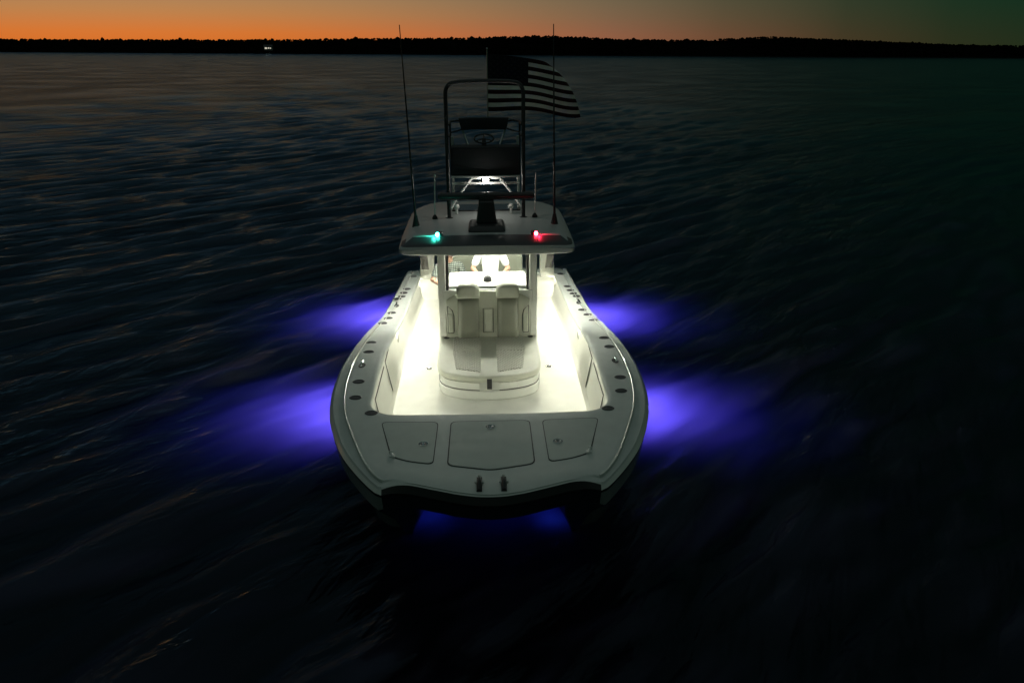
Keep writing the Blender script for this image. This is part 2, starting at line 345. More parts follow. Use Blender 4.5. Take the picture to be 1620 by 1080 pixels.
# ------------------------------------------------------------------ the boat
boat = empty('catamaran_boat', (0, BY, 0), 'white twin hulled fishing boat with lit cockpit, hardtop and tower, bow facing the viewer', 'boat')
boat.rotation_euler = (0, R(-.7), 0)
bY = [7.2, 7.4, 7.65, 8.0, 8.4, 8.9, 9.4, 10, 10.7, 11.6, 12.6, 13.4, 14.2, 14.9, 16.3, 17.7]
bX = [1.17, 1.315, 1.455, 1.64, 1.785, 1.935, 2.03, 2.09, 2.11, 2.11, 2.10, 2.06, 1.995, 1.945, 1.87, 1.80]
_yy = np.linspace(7.2, 17.7, 400); _bb = np.interp(_yy, bY, bX); kern = np.ones(17)/17
_bb[8:-8] = np.convolve(_bb, kern, 'valid')
def beam(Y): return float(np.interp(Y, _yy, _bb))
NF, NS, NT = 22, 96, 10
fx = np.linspace(0, 1.13, NF)
_fx = np.linspace(0, 1.2, 200); _fy = np.interp(_fx, [0, .15, .35, .6, .82, .98, 1.08, 1.17, 1.2], [6.92, 6.93, 6.985, 7.09, 7.185, 7.215, 7.20, 7.155, 7.15])
_k = np.ones(15)/15; _fe = np.concatenate([_fy[7:0:-1], _fy, np.full(7, _fy[-1])]); _fy = np.convolve(_fe, _k, 'valid')
def front(x): return float(np.interp(x, _fx, _fy))
outer = [(x, front(x)) for x in fx]
sideY = np.linspace(7.2, 17.6, NS); outer += [(beam(Y), Y) for Y in sideY]
outer += [(1.80*(1-k/NT), 17.62+.14*math.sin(math.pi/2*k/NT)) for k in range(1, NT+1)]
def innerpt(i):
    if i < NF: return (1.16*i/NF, 8.86+.03*(i/NF)**3)
    if i < NF+NS:
        Y = sideY[i-NF]
        if Y < 9.35:
            q_ = (Y-7.2)/(9.35-7.2); a = q_*math.pi/2
            return (1.16+.38*math.sin(a), 8.89+.46*(1-math.cos(a)))
        Yi = min(Y, 17.2); return (float(np.interp(Yi, [9.35, 10.2, 11.4, 13, 15, 17.2], [1.54, 1.575, 1.59, 1.60, 1.575, 1.50])), Yi)
    k = i-NF-NS+1; return (1.50*(1-k/NT), 17.2+.04*k/NT)
inner = [innerpt(i) for i in range(len(outer))]
NP = len(outer)
def strip(mb, rings, mi=0, mirror=True):
    n = len(rings[0]); vs = [p_ for r_ in rings for p_ in r_]; fs = []
    for a in range(len(rings)-1):
        for k in range(n-1): fs.append((a*n+k, a*n+k+1, (a+1)*n+k+1, (a+1)*n+k))
    mb.add(vs, fs, mi)
    if mirror: mb.add([(-x, y, z_) for x, y, z_ in vs], [tuple(reversed(f)) for f in fs], mi)
    return mb
def inset(i, d):
    a = Vector(outer[i]); b_ = Vector(inner[i]); 
    # true inward normal of outline
    p0 = Vector(outer[max(0, i-1)]); p1 = Vector(outer[min(NP-1, i+1)]); t_ = (p1-p0).normalized(); nrm = Vector((-t_.y, t_.x))
    if i == 0: nrm = Vector((0, 1))
    if i == NP-1: nrm = Vector((0, -1))
    wc_ = 1-smoothstep(0, 9, abs(i-NF)); nrm = nrm*(1-wc_)+(b_-a).normalized()*wc_
    return a+nrm*d
def wstep(i):
    if i < NF: return .02+.07*smoothstep(NF-7, NF, i)
    return .10+.045*smoothstep(0, 12, i-NF)
def p3(v_, dz): return (v_[0], v_[1], sheer(v_[1])+dz)
deck = MB()
stp = lambda i: smoothstep(NF-6, NF+1, i)
r0 = [p3(outer[i], -.018-.042*stp(i)) for i in range(NP)]
stp = lambda i: smoothstep(NF-6, NF+1, i)
r0b = [p3(inset(i, .018), -.012-.026*stp(i)) for i in range(NP)]
r1 = [p3(inset(i, wstep(i)), -.032*stp(i)) for i in range(NP)]
r1b = [p3(inset(i, wstep(i)+.012), .0) for i in range(NP)]
def lerp2(i, f):
    a = inset(i, wstep(i)+.03); b_ = Vector(inner[i]); return a+(b_-a)*f
mid = [[p3(lerp2(i, f), .004) for i in range(NP)] for f in (0, .12, .3, .5, .7, .88)]
def toward_c(i, d):
    x, y = inner[i]
    p0 = Vector(inner[max(0, i-1)]); p1 = Vector(inner[min(NP-1, i+1)]); t_ = (p1-p0).normalized(); nrm = Vector((-t_.y, t_.x))
    if i == 0: nrm = Vector((0, 1))
    if i == NP-1: nrm = Vector((0, -1))
    return Vector((x, y))+nrm*d
e0 = [p3(toward_c(i, 0), .004) for i in range(NP)]; e1 = [p3(toward_c(i, .02), -.004) for i in range(NP)]
e2 = [p3(toward_c(i, .032), -.022) for i in range(NP)]; e3 = [p3(toward_c(i, .03), -.06) for i in range(NP)]
e4 = [p3(toward_c(i, .0), -.075) for i in range(NP)]; e5 = [p3(toward_c(i, -.075), -.078) for i in range(NP)]
strip(deck, [r0, r0b, r1, r1b]+mid+[e0, e1, e2, e3, e4, e5])
deck = deck.build('deck', 'nonskid', boat, angle=30)
deck['label'] = 'pale grey foredeck and gunwale cap with a raised edge line'
# cockpit liner wall and sole
SOLE = .45
lin = MB(); rings = [e5]
for f, d in ((.15, -.07), (.45, -.03), (.8, .03), (.93, .05), (1., .09)):
    rings.append([(lambda v_: (v_[0], v_[1], (sheer(inner[i][1])-.078)*(1-f)+SOLE*f))(toward_c(i, d)) for i in range(NP)])
strip(lin, rings).build('cockpit_liner', 'liner', boat, angle=40)
sp = [(x, y) for x, y, _ in rings[-1]]; poly = sp+[(-x, y) for x, y in reversed(sp[1:-1])]
so = MB().add([(x, y, SOLE) for x, y in poly], [tuple(range(len(poly)))]).build('cockpit_sole', 'sole', boat, smooth=False)
# hull skin, twin bows with a tunnel between
hull = MB()
def hullring(kind):
    out = []
    for i in range(NP):
        x, y = outer[i]; s_ = sheer(y)
        if i < NF:
            tun = 1-smoothstep(.52, .80, x)
            P = {0: ((x, y, s_-.018-.042*stp(i)), )*2, 1: ((x, y-.035, s_-.10), )*2, 2: ((x, y-.02, s_-.135), )*2, 3: ((x, y+.05, s_-.31), )*2,
                 4: ((x*.98, y+1.3, .95), (.90+.72*(x-.90), y+.42, .85)), 5: ((x*.95, y+2.4, .62), (1.0+.40*(x-1.0), y+.95, .38)),
                 6: ((x*.92, y+3.6, .42), (1.06+.12*(x-1.06), y+1.5, -.12)), 7: ((x*.9, y+6, .34), (1.08, y+2.4, -.55)), 8: ((x*.9, 17.6, .34), (1.08, 17.6, -.6))}[kind]
            a, b_ = P; out.append(tuple(a[k]*tun+b_[k]*(1-tun) for k in range(3)))
        elif i < NF+NS:
            bow = 1-smoothstep(7.2, 10.5, y); bw2 = 1-smoothstep(7.2, 9.0, y)
            nz_ = {0: (0, 0, s_-.06), 1: (.035, 0, s_-.10), 2: (.030, 0, s_-.135), 3: (-.01+.02*bow, .0, s_-.31), 4: (-.10-.22*bow, .45*bw2, .85-.15*(1-bow)),
                   5: (-.16-.42*bow, .95*bw2, .38), 6: (-.25-.6*bow, 1.5*bw2, -.12), 7: (-.7-.35*bow, 2.4*bw2, -.5), 8: (-.9, 2.0*bw2, -.55)}[kind]
            xx = x+nz_[0]
            if kind >= 4 and bw2 > 0:
                tgt = {4: .90+.72*(x-.90), 5: 1.0+.40*(x-1.0), 6: 1.06+.12*(x-1.06), 7: 1.08, 8: 1.08}[kind]; xx = tgt*bw2+xx*(1-bw2)
            out.append((max(xx, .9), min(17.6, y+nz_[1]), nz_[2]))
        else:
            q_ = x/1.8; z_ = {0: s_-.06, 1: s_-.10, 2: s_-.135, 3: s_-.31, 4: .75, 5: .38, 6: -.12, 7: -.5, 8: -.55}[kind]
            out.append((x*(1-.02*kind), y+(.03 if kind in (1, 2) else 0), z_))
    return out
HR = [hullring(k) for k in range(9)]
strip(hull, HR[3:]); hullo = hull.build('hull', 'hull_low', boat, angle=50); hullo['label'] = 'glossy twin hulls below the dark rub rail'
strip(MB(), [HR[0][NF-1:], HR[1][NF-1:]]).build('sheer_band', 'gel', hullo, angle=60)
strip(MB(), [HR[0][:NF], HR[1][:NF]]).build('bow_band', 'rub', hullo, angle=60)
strip(MB(), [HR[1], HR[2]]).build('rub_rail', 'rub', hullo, angle=60)
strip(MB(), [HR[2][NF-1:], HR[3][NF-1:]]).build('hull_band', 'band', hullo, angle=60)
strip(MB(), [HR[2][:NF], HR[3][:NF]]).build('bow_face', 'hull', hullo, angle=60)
for sx in (-1, 1):
    MB().tube([(sx*r1b[i][0], r1b[i][1], r1b[i][2]+.004) for i in range(NF-1, NF+NS-2)], .011, 8).build('toe_rail', 'gel', deck)
# underwater light fixtures and their lamps
def lamp(name, typ, loc, power, color, size=.05, parent=None, **kw):
    ld = bpy.data.lights.new(name, typ); ld.energy = power; ld.color = color
    if typ == 'AREA': ld.size = size
    else: ld.shadow_soft_size = size
    for k, v_ in kw.items(): setattr(ld, k, v_)
    o = bpy.data.objects.new(name, ld); col.objects.link(o); o.location = loc
    if parent: o.parent = parent; o.location = Vector(loc)-Vector((0, BY, 0))
    return o
UW = (.15, .10, 1.0)
for sx in (-1, 1):
    for Y, pw in ((12.25, 62), (17.2, 86)):
        f_ = MB(); f_.tube([(sx*(beam(Y)-.32), Y, -.28), (sx*(beam(Y)-.20), Y, -.28)], .07, 14, 0); f_.tube([(sx*(beam(Y)-.199), Y, -.28), (sx*(beam(Y)-.19), Y, -.28)], .055, 14, 1)
        f_.build('underwater_light', ['chrome', 'uw'], hullo)
        for dx_, dep, pw_, cl_, ss, tilt in ((.22, 1.08, pw*1.30, (.22, .145, 1.0), 122, .14), (.40, 1.5, pw*.65, (.05, .05, 1.0), 122, .2)):
            lp = lamp('underwater_lamp', 'SPOT', (sx*(beam(Y)+dx_), Y, -dep), pw_, cl_, .10, boat, spot_size=R(ss), spot_blend=1.0)
            lp.rotation_euler = Vector((sx*tilt, 0, .9)).to_track_quat('-Z', 'Y').to_euler()
lp = lamp('bow_underwater_lamp', 'SPOT', (0, 9.9, -.7), 3, (.03, .05, 1), .1, boat, spot_size=R(140), spot_blend=1.0)
lp.rotation_euler = Vector((0, -.2, 1)).to_track_quat('-Z', 'Y').to_euler()
for sx in (-1, 1):                                       # blue lamps added under water to make it glow along the inner bow edges
    MB().lathe([(0, 0), (.03, 0), (.03, -.02), (0, -.025)], (sx*.74, 9.0, -.36), 12).build('added_tunnel_fitting', 'chrome', hullo)
    lp = lamp('added_tunnel_lamp', 'SPOT', (sx*.74, 9.0, -.38), .9, (.03, .07, 1), .05, boat, spot_size=R(105), spot_blend=1.0)
    lp.rotation_euler = Vector((sx*.1, -.15, 1)).to_track_quat('-Z', 'Y').to_euler()

# foredeck hatches with gasket, lid, latch
def rounded(poly, r, n=5):
    out = []
    for i in range(len(poly)):
        a, b_, c = Vector(poly[i-1]), Vector(poly[i]), Vector(poly[(i+1) % len(poly)])
        d1 = (a-b_).normalized(); d2 = (c-b_).normalized(); rr = min(r, (a-b_).length*.45, (c-b_).length*.45)
        for k in range(n+1):
            q_ = k/n; p_ = b_+d1*rr*(1-q_)**2+d2*rr*q_**2; out.append((p_.x, p_.y))
    return out
def offset_poly(poly, d):
    cx = sum(p_[0] for p_ in poly)/len(poly); cy = sum(p_[1] for p_ in poly)/len(poly); out = []
    for x, y in poly:
        v_ = Vector((x-cx, y-cy)); out.append((cx+v_.x*(1+d/v_.length), cy+v_.y*(1+d/v_.length)))
    return out
def ring_latch():
    l = MB(); l.lathe([(.0, 0), (.052, 0), (.056, .004), (.05, .008), (.042, .006), (.04, .002), (.0, .002)], n=20, mi=0)
    l.lathe([(.0, .003), (.038, .003), (.036, .0035)], n=20, mi=1); l.box(-.012, .012, -.045, .02, .004, .012, 0); return l
hatches = [([(-.475, 8.66), (.475, 8.66), (.475, 7.55), (.0, 7.42), (-.475, 7.55)], (0, 8.48), 'large centre hatch lid on the foredeck'),
           ([(-1.31, 8.69), (-.62, 8.66), (-.62, 7.58), (-.90, 7.66), (-1.10, 7.78)], (-.76, 8.07), 'tapered foredeck hatch beside the green lamp side'),
           ([(.62, 8.66), (1.31, 8.69), (1.10, 7.78), (.90, 7.66), (.62, 7.58)], (.76, 8.07), 'tapered foredeck hatch on the red lamp side')]
dz = lambda d: (lambda x, y: sheer(y)+d)
latch0 = None
for poly, lt, lab in hatches:
    rp_ = rounded(poly, .09)
    h = MB(); h.prism(offset_poly(rp_, -.018), dz(.004), dz(.0105)); h.prism(rp_, dz(-.01), dz(.0075), 1)
    ho = h.build('hatch', ['hatch_grey', 'gasket'], boat, smooth=False); 
    if latch0 is None: latch0 = ring_latch().build('latch', ['chrome', 'black'], ho, loc=(lt[0], lt[1], sheer(lt[1])+.012))
    else: copy_part(latch0, ho, (lt[0], lt[1], sheer(lt[1])+.012))
    if lt[0]:
        s_ = 1 if lt[0] > 0 else -1
        hg_ = MB(); hg_.tube([(s_*1.10, 7.86, sheer(7.86)+.02), (s_*1.06, 7.74, sheer(7.74)+.02)], .016, 10); hg_.sphere((s_*1.10, 7.86, sheer(7.86)+.024), .024)
        hg_.box(s_*1.08-.03, s_*1.08+.03, 7.77, 7.83, sheer(7.8)+.004, sheer(7.8)+.018); hg_.build('hinge', 'white_tube', ho)  # white instead of chrome, so the bright glint is painted in
# gunwale fittings
def rod_holder():
    l = MB(); l.lathe([(0, 0), (.078, 0), (.082, .004), (.074, .010), (.060, .010), (.057, .004), (0, .004)], n=20, mi=0, sx=1., sy=.8)
    l.lathe([(0, .005), (.0575, .005), (.057, .0075), (0, .0075)], n=20, mi=1, sx=1., sy=.8); return l
def cleat():
    l = MB(); l.lathe([(0, 0), (.055, 0), (.06, .006), (.0, .010)], n=18, mi=1, sx=.8, sy=1.5)
    for k in (-.05, .05): l.tube([(0, k, .005), (0, k, .04)], .014, 10, 0)
    l.tube([(0, -.115, .040), (0, -.06, .050), (0, .06, .050), (0, .115, .040)], [.007, .016, .016, .007], 10, 0); return l
rods = [(1.62, 17.0), (1.66, 16.0), (1.70, 15.72), (1.73, 15.5), (1.80, 15.3), (1.80, 14.32), (1.83, 13.9), (1.855, 13.43), (1.835, 11.88), (1.82, 11.28), (1.775, 10.0), (1.71, 9.47), (1.47, 8.96)]
cle = [(1.775, 14.84), (1.81, 10.6)]
r0_ = c0_ = None
for sx in (-1, 1):
    for x, y in rods:
        l_ = (sx*x+.02*random.uniform(-1, 1), y+.03*random.uniform(-1, 1), sheer(y)+.004); rz = random.uniform(-.2, .2)
        if r0_ is None: r0_ = rod_holder().build('rod_holder', ['darkalu', 'black'], deck, loc=l_)
        else: copy_part(r0_, deck, l_, rz)
    for x, y in cle:
        l_ = (sx*x, y, sheer(y)+.004)
        if c0_ is None: c0_ = cleat().build('cleat', ['chrome', 'black'], deck, loc=l_)
        else: copy_part(c0_, deck, l_, sx*.08)
for x in (-.125, .125):                                # bow rollers / pop-up cleats at the tip
    l = MB(); l.box(-.028, .028, -.17, .10, 0, .016, 1); l.tube([(0, -.17, .02), (0, -.05, .05), (0, .03, .045)], [.018, .022, .016], 10, 1)
    for k in (-.036, .036): l.sphere((k, -.03, .03), .016, mi=0)
    l.tube([(0, .08, .01), (0, .08, .035)], .014, 10, 0); l.sphere((0, .08, .04), .016, mi=0); l.tube([(-.036, -.03, .03), (.036, -.03, .03)], .010, 8, 0)
    l.build('bow_cleat', ['white_tube', 'black'], deck, loc=(x, 7.16, sheer(7.16)+.004))  # white balls stand for chrome, its sparkle put into the colour
# courtesy light strips under the gunwale lip
for sx in (-1, 1):
    pts = []
    for i in range(NF+4, NF+NS-1, 2):
        v_ = toward_c(i, -.055); pts.append((sx*v_[0], v_[1], sheer(inner[i][1])-.105))
    MB().tube(pts, .010, 6).build('courtesy_light', 'led', bpy.data.objects['cockpit_liner'])
# liner details: locker doors, speakers, toe rails
liner = bpy.data.objects['cockpit_liner']
def wallx(Y, z_):
    top = sheer(Y)-.078; xi = float(np.interp(Y, [p_[1] for p_ in inner[NF+22:NF+NS]], [p_[0] for p_ in inner[NF+22:NF+NS]]))
    f = (top-z_)/(top-SOLE); d = float(np.interp(f, [0, .15, .45, .8, .93, 1.], [-.075, -.07, -.03, .03, .05, .09])); return xi-d
for sx in (-1, 1):
    for y0, y1 in ((10.3, 11.55), (11.75, 12.7)):
        for mi_, (off, grow) in enumerate(((.006, .012), (.016, 0))):
            d_ = MB(); n = 6; vs = []
            for j in range(2):
                for k in range(n+1):
                    Y = y0-grow+(y1-y0+2*grow)*k/n; z_ = (.58-grow, 1.08+grow)[j]; vs.append((sx*(wallx(Y, z_)-off), Y, z_))
            d_.add(vs, [(k, k+1, n+2+k, n+1+k) for k in range(n)])
            if mi_ == 0: dp = d_.build('locker_door', 'gasket', liner, smooth=False)
            else: d_.build('locker_door', 'liner', liner, smooth=False)
    for Y in (13.5, 15.2):
        x = wallx(Y, .85); MB().tube([(sx*(x+.0), Y, .85), (sx*(x-.025), Y, .85)], [.085, .08], 18, 0).tube([(sx*(x-.0251), Y, .85), (sx*(x-.027), Y, .85)], .065, 18, 1).build('speaker', ['liner', 'vinyl_d'], liner)
    # floor hatch and its latch
    copy_part(latch0, so, (sx*1.05, 12.98, SOLE+.002))

# ------------------------------------------------------------------ console with forward lounge
def lounge_outline(g=0., back=13.05):
    half = [(0, 11.20-g)]+[(x*(1+g/.8), y-g) for x, y in ((.15, 11.208), (.3, 11.235), (.45, 11.28), (.58, 11.345), (.67, 11.42), (.73, 11.51), (.765, 11.62), (.785, 11.80), (.795, 12.1))]
    half.append((.80+g, back)); return half+[(-x, y) for x, y in reversed(half[1:])]
con = MB(); con.prism(lounge_outline(.02), .635, .785); con.prism(lounge_outline(-.015), .78, .93)
con.box(-.80, .80, 13.05, 13.92, SOLE, 1.84, top=(.03, .0, .03))
con.box(-.70, .70, 13.16, 13.62, 1.838, 1.895, top=(.03, .02, .0)); con.box(-.70, .70, 13.60, 13.92, 1.86, 1.945, top=(.03, .08, .02))
con = con.build('console', 'gel', boat, bevel=.02)
con['label'] = 'white helm console with forward lounge seat'
MB().box(-.76, .76, 13.90, 15.25, SOLE, .72).build('helm_step', 'sole', boat, bevel=.015)
for sx in (-1, 1): MB().box(sx*.812-.005, sx*.812+.005, 9.92, 12.4, SOLE, SOLE+.006).build('step_seam', 'gasket', con, smooth=False)
MB().box(-.80, .80, 9.9, 13.0, SOLE, .638).build('console_step', 'sole', con, smooth=False)
# drawer fronts below the cushion, split by the dark latch
for sx in (-1, 1):
    o_ = [p_ for p_ in lounge_outline(.012) if p_[0]*sx > .04 and p_[1] < 12.6]; o_.sort(key=lambda p_: abs(p_[0])*1+p_[1]*.5)
    i_ = [(x*.93, y+.05) for x, y in o_]; d_ = MB()
    rings_ = [[(x, y, .81) for x, y in o_], [(x, y, .915) for x, y in o_], [(x, y, .915) for x, y in i_]]
    strip(d_, rings_, mirror=False).build('drawer_front', 'gel', con)
    MB().tube([(x, y, .797) for x, y in o_], .006, 6).build('drawer_seam', 'gasket', con)
MB().box(-.038, .038, 11.155, 11.22, .83, 1.0).build('lounge_latch', 'black', con, bevel=.006)
cu = MB(); cu.prism(lounge_outline(.035), .935, 1.035); cu = cu.build('lounge_cushion', 'vinyl_l', con, bevel=.03, seg=3)
for sx in (-1, 1):
    for (ya, yb) in ((11.62, 12.24), (12.28, 12.98)):
        xa = .13; f1 = lambda y: .50+.10*smoothstep(11.5, 12.4, y)
        pp = [(sx*xa, ya+.0), (sx*f1(ya), ya+(.18 if ya < 12 else 0)), (sx*f1(yb), yb), (sx*xa, yb)]
        if ya < 12: pp[0] = (sx*xa, 11.35); pp[1] = (sx*.52, 11.50)
        pp = rounded(pp, .03, 3); pp = pp if sx > 0 else pp[::-1]
        MB().prism(pp, 1.03, 1.046).build('quilted_panel', 'quilt', cu, bevel=.007)
for x in (-.72, .72): MB().lathe([(0, 0), (.045, 0), (.05, .006), (.04, .012), (.03, .004), (0, .004)], (x, 12.93, 1.035), 18).build('cup_holder', 'black', con)
# backrests
def pad(x0, x1, z0, z1, y0, t_, rake=.06, bulge=.02, nx_=8, nz__=10, topround=0.):
    b_ = MB(); vs = []; fs = []
    for side in (0, 1):
        for j in range(nz__+1):
            for i in range(nx_+1):
                u_ = i/nx_; v_ = j/nz__; x = x0+(x1-x0)*u_; zt = z1-topround*(2*u_-1)**4; z_ = z0+(zt-z0)*v_
                e = (1-(2*u_-1)**6)*(1-(2*v_-1)**6); y = y0+rake*v_-(t_*.5+bulge*e if side == 0 else -t_*.5)
                if side == 0 and (i in (0, nx_) or j in (0, nz__)): y += t_*.25
                vs.append((x, y, z_))
    m_ = (nx_+1)*(nz__+1)
    for j in range(nz__):
        for i in range(nx_):
            a = j*(nx_+1)+i; fs += [(a, a+1, a+nx_+2, a+nx_+1), (m_+a+nx_+1, m_+a+nx_+2, m_+a+1, m_+a)]
    per = [i for i in range(nx_+1)]+[j*(nx_+1)+nx_ for j in range(1, nz__+1)]+[nz__*(nx_+1)+i for i in range(nx_-1, -1, -1)]+[j*(nx_+1) for j in range(nz__-1, 0, -1)]
    for k in range(len(per)): a, c = per[k], per[(k+1) % len(per)]; fs.append((a, m_+a, m_+c, c))
    return b_.add(vs, fs)
pad(-.71, .71, 1.02, 1.84, 12.99, .12, rake=.04, bulge=.0, nx_=24, topround=.16).build('seat_back_shell', 'vinyl', con, angle=50)
for sx in (-1, 1):
    x0, x1 = sorted((sx*.155, sx*.515))
    pad(x0, x1, 1.05, 1.74, 12.90, .08, bulge=.03).build('backrest', 'vinyl_d', con, angle=60)
    pad(x0-.012, x1+.012, 1.745, 2.0, 12.935, .13, rake=.02, bulge=.035, topround=.09).build('headrest', 'vinyl', con, angle=60)
    xa, xb = sorted((sx*.585, sx*.69)); pk = [(sx*.69, 1.12), (sx*.60, 1.12), (sx*.585, 1.16), (sx*.585, 1.42), (sx*.61, 1.52), (sx*.69, 1.60)]
    MB().tube([(x, 12.925+.04*(z_-1.02)/.82, z_) for x, z_ in pk+pk[:1]], .007, 6).build('side_pocket_piping', 'gasket', con)
    pad(xa+.012, xb-.012, 1.14, 1.46, 12.935, .03, rake=.015, bulge=.004).build('side_pocket', 'vinyl', con, angle=60)
pad(-.075, .075, 1.14, 1.54, 12.925, .03, rake=.03, bulge=.01).build('centre_pocket', 'vinyl', con, angle=60)
MB().tube([(-.085, 12.92, 1.13), (.085, 12.92, 1.13), (.085, 12.95, 1.55), (-.085, 12.95, 1.55), (-.085, 12.92, 1.13)], .006, 6).build('pocket_piping', 'gasket', con)
# windshield
WS = MB()
for sx in (-1, 1): WS.tube([(sx*.685, 13.09, 1.80), (sx*.685, 13.24, 2.74)], .026, 8)
WS.tube([(-.685, 13.085, 1.83), (.685, 13.085, 1.83)], .02, 8); wso = WS.build('windshield_frame', 'black', con)
MB().add([(-.67, 13.095, 1.83), (.67, 13.095, 1.83), (.67, 13.24, 2.72), (-.67, 13.24, 2.72)], [(0, 1, 2, 3)]).build('windshield_pane', 'glass', wso, smooth=False)
# dash gear
MB().lathe([(0, 0), (.075, 0), (.075, .03), (.06, .075), (.03, .10), (0, .105)], (0.0, 13.45, 1.895), 18).build('compass', 'black', con)
for x in (-.36, .36): MB().box(x-.25, x+.25, 13.885, 13.93, 1.45, 1.83).build('chart_screen', 'black', con, bevel=.01)
MB().box(-.66, .66, 13.615, 13.625, 1.897, 1.905).build('dash_seam', 'gasket', con, smooth=False)
MB().box(-.5, .5, 13.35, 13.357, 1.8945, 1.8975).build('dash_seam', 'gasket', con, smooth=False)
wh = MB(); wc = Vector((.0, 14.02, 1.66)); ring = []
for k in range(25):
    a = 2*math.pi*k/24; ring.append(wc+Vector((.19*math.cos(a), .05*math.sin(a), .18*math.sin(a))))
wh.tube(ring, .014, 8, cap=False)
for a in (R(90), R(210), R(330)): wh.tube([wc, wc+Vector((.19*math.cos(a), .05*math.sin(a), .18*math.sin(a)))], .01, 6)
wh.tube([wc, wc+Vector((0, -.14, -.02))], .03, 10); wh.build('steering_wheel', 'chrome', con)

# ------------------------------------------------------------------ hardtop
def ht_outline(g=0.):
    half = []
    for x, y in ((0, 11.97), (.5, 11.98), (1.0, 12.0), (1.26, 12.03), (1.335, 12.07), (1.37, 12.16), (1.385, 12.5), (1.40, 13.2), (1.405, 14.2), (1.40, 14.9), (1.36, 15.25), (1.25, 15.52), (1.08, 15.66), (.7, 15.7), (0, 15.7)):
        v_ = Vector((x, y-13.8)); half.append((x*(1-g/1.4), 13.8+(y-13.8)*(1-g/1.8)))
    return half+[(-x, y) for x, y in reversed(half[1:-1])]
def zc(b_): return lambda x, y: b_+.035*(1-(x/1.4)**2)
ht = MB(); P = [(0.05, 2.71), (.0, 2.735), (0., 2.80), (.03, 2.835), (.10, 2.86)]
rings_ = [[(x, y, z_+(.0 if k < 3 else .03*(1-(x/1.4)**2))) for x, y in ht_outline(g)] for k, (g, z_) in enumerate(P)]
# raise the crown behind the brow
rings_.append([(x, max(y, 12.45), 2.90+.04*(1-(x/1.4)**2)) for x, y in ht_outline(.2)])
n = len(rings_[0]); vs = [p_ for r_ in rings_ for p_ in r_]; fs = [(a*n+k, a*n+(k+1) % n, (a+1)*n+(k+1) % n, (a+1)*n+k) for a in range(len(rings_)-1) for k in range(n)]
fs += [tuple(range(n-1, -1, -1)), tuple((len(rings_)-1)*n+k for k in range(n))]
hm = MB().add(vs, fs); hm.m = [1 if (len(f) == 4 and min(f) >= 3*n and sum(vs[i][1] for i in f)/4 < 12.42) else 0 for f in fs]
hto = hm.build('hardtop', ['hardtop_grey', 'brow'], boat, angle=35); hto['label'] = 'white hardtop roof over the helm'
for sx in (-1, 1):
    xa, xb = sorted((sx*.14, sx*.62)); MB().box(xa, xb, 14.45, 15.05, 2.93, 2.95).build('dark_roof_panel', 'tint', hto, bevel=.006)  # two flat dark panels on the aft part of the roof
    MB().box(*sorted((sx*.715, sx*.845)), 13.0, 13.20, .66, 2.73, top=(0, .12, -.10)).build('front_leg', 'gel', hto, bevel=.02)
    MB().add([(sx*x, y, z_) for x, y, z_ in ((1.50, 17.15, .9), (1.18, 17.15, .9), (1.18, 17.45, .9), (1.50, 17.45, .9), (1.28, 15.25, 2.72), (1.02, 15.25, 2.72), (1.02, 15.6, 2.72), (1.28, 15.6, 2.72))],
             [(3, 2, 1, 0), (4, 5, 6, 7), (0, 1, 5, 4), (1, 2, 6, 5), (2, 3, 7, 6), (3, 0, 4, 7)]).build('aft_leg', 'gel', hto, bevel=.03)
    MB().box(*sorted((sx*1.26, sx*1.42)), 16.78, 17.10, 1.22, 1.62, top=(0, -.42, .42)).build('aft_leg_inset', 'tint', hto, bevel=.01)
for x, y in ((-.42, 13.6), (.42, 13.6), (-1.05, 13.7), (1.05, 13.7), (-.45, 14.6), (.45, 14.6), (-1.05, 15.1), (1.05, 15.1)):
    MB().lathe([(0, 0), (.07, 0), (.07, -.014), (.0, -.016)], (x, y, 2.708), 16, 1).lathe([(.07, .0), (.085, 0), (.085, -.008), (.072, -.01)], (x, y, 2.708), 16, 0).build('downlight', ['gel', 'down' if y < 14 or abs(x) > 1 else 'down_dim'], hto)
# navigation lights: green on the boat's starboard (image left), red to port
for sx, mt, cl in ((-1, 'green', (.05, 1, .70)), (1, 'red', (1, .02, .06))):
    n_ = MB(); n_.box(sx*.735-.035, sx*.735+.035, 12.44, 12.60, 2.90, 2.975, top=(.008, .01, .02)); no = n_.build('nav_light', 'black', hto, bevel=.01)
    MB().sphere((sx*.782, 12.46, 2.945), .038, mi=0, sc3=(.8, 1.25, .9)).build('nav_lens', mt, no)
    nl = lamp('nav_lamp', 'SPOT', (sx*.83, 12.44, 2.962), 9, cl, .02, boat, spot_size=R(150), spot_blend=.5)
    nl.rotation_euler = Vector((sx*.9, -.45, -.05)).to_track_quat('-Z', 'Y').to_euler()
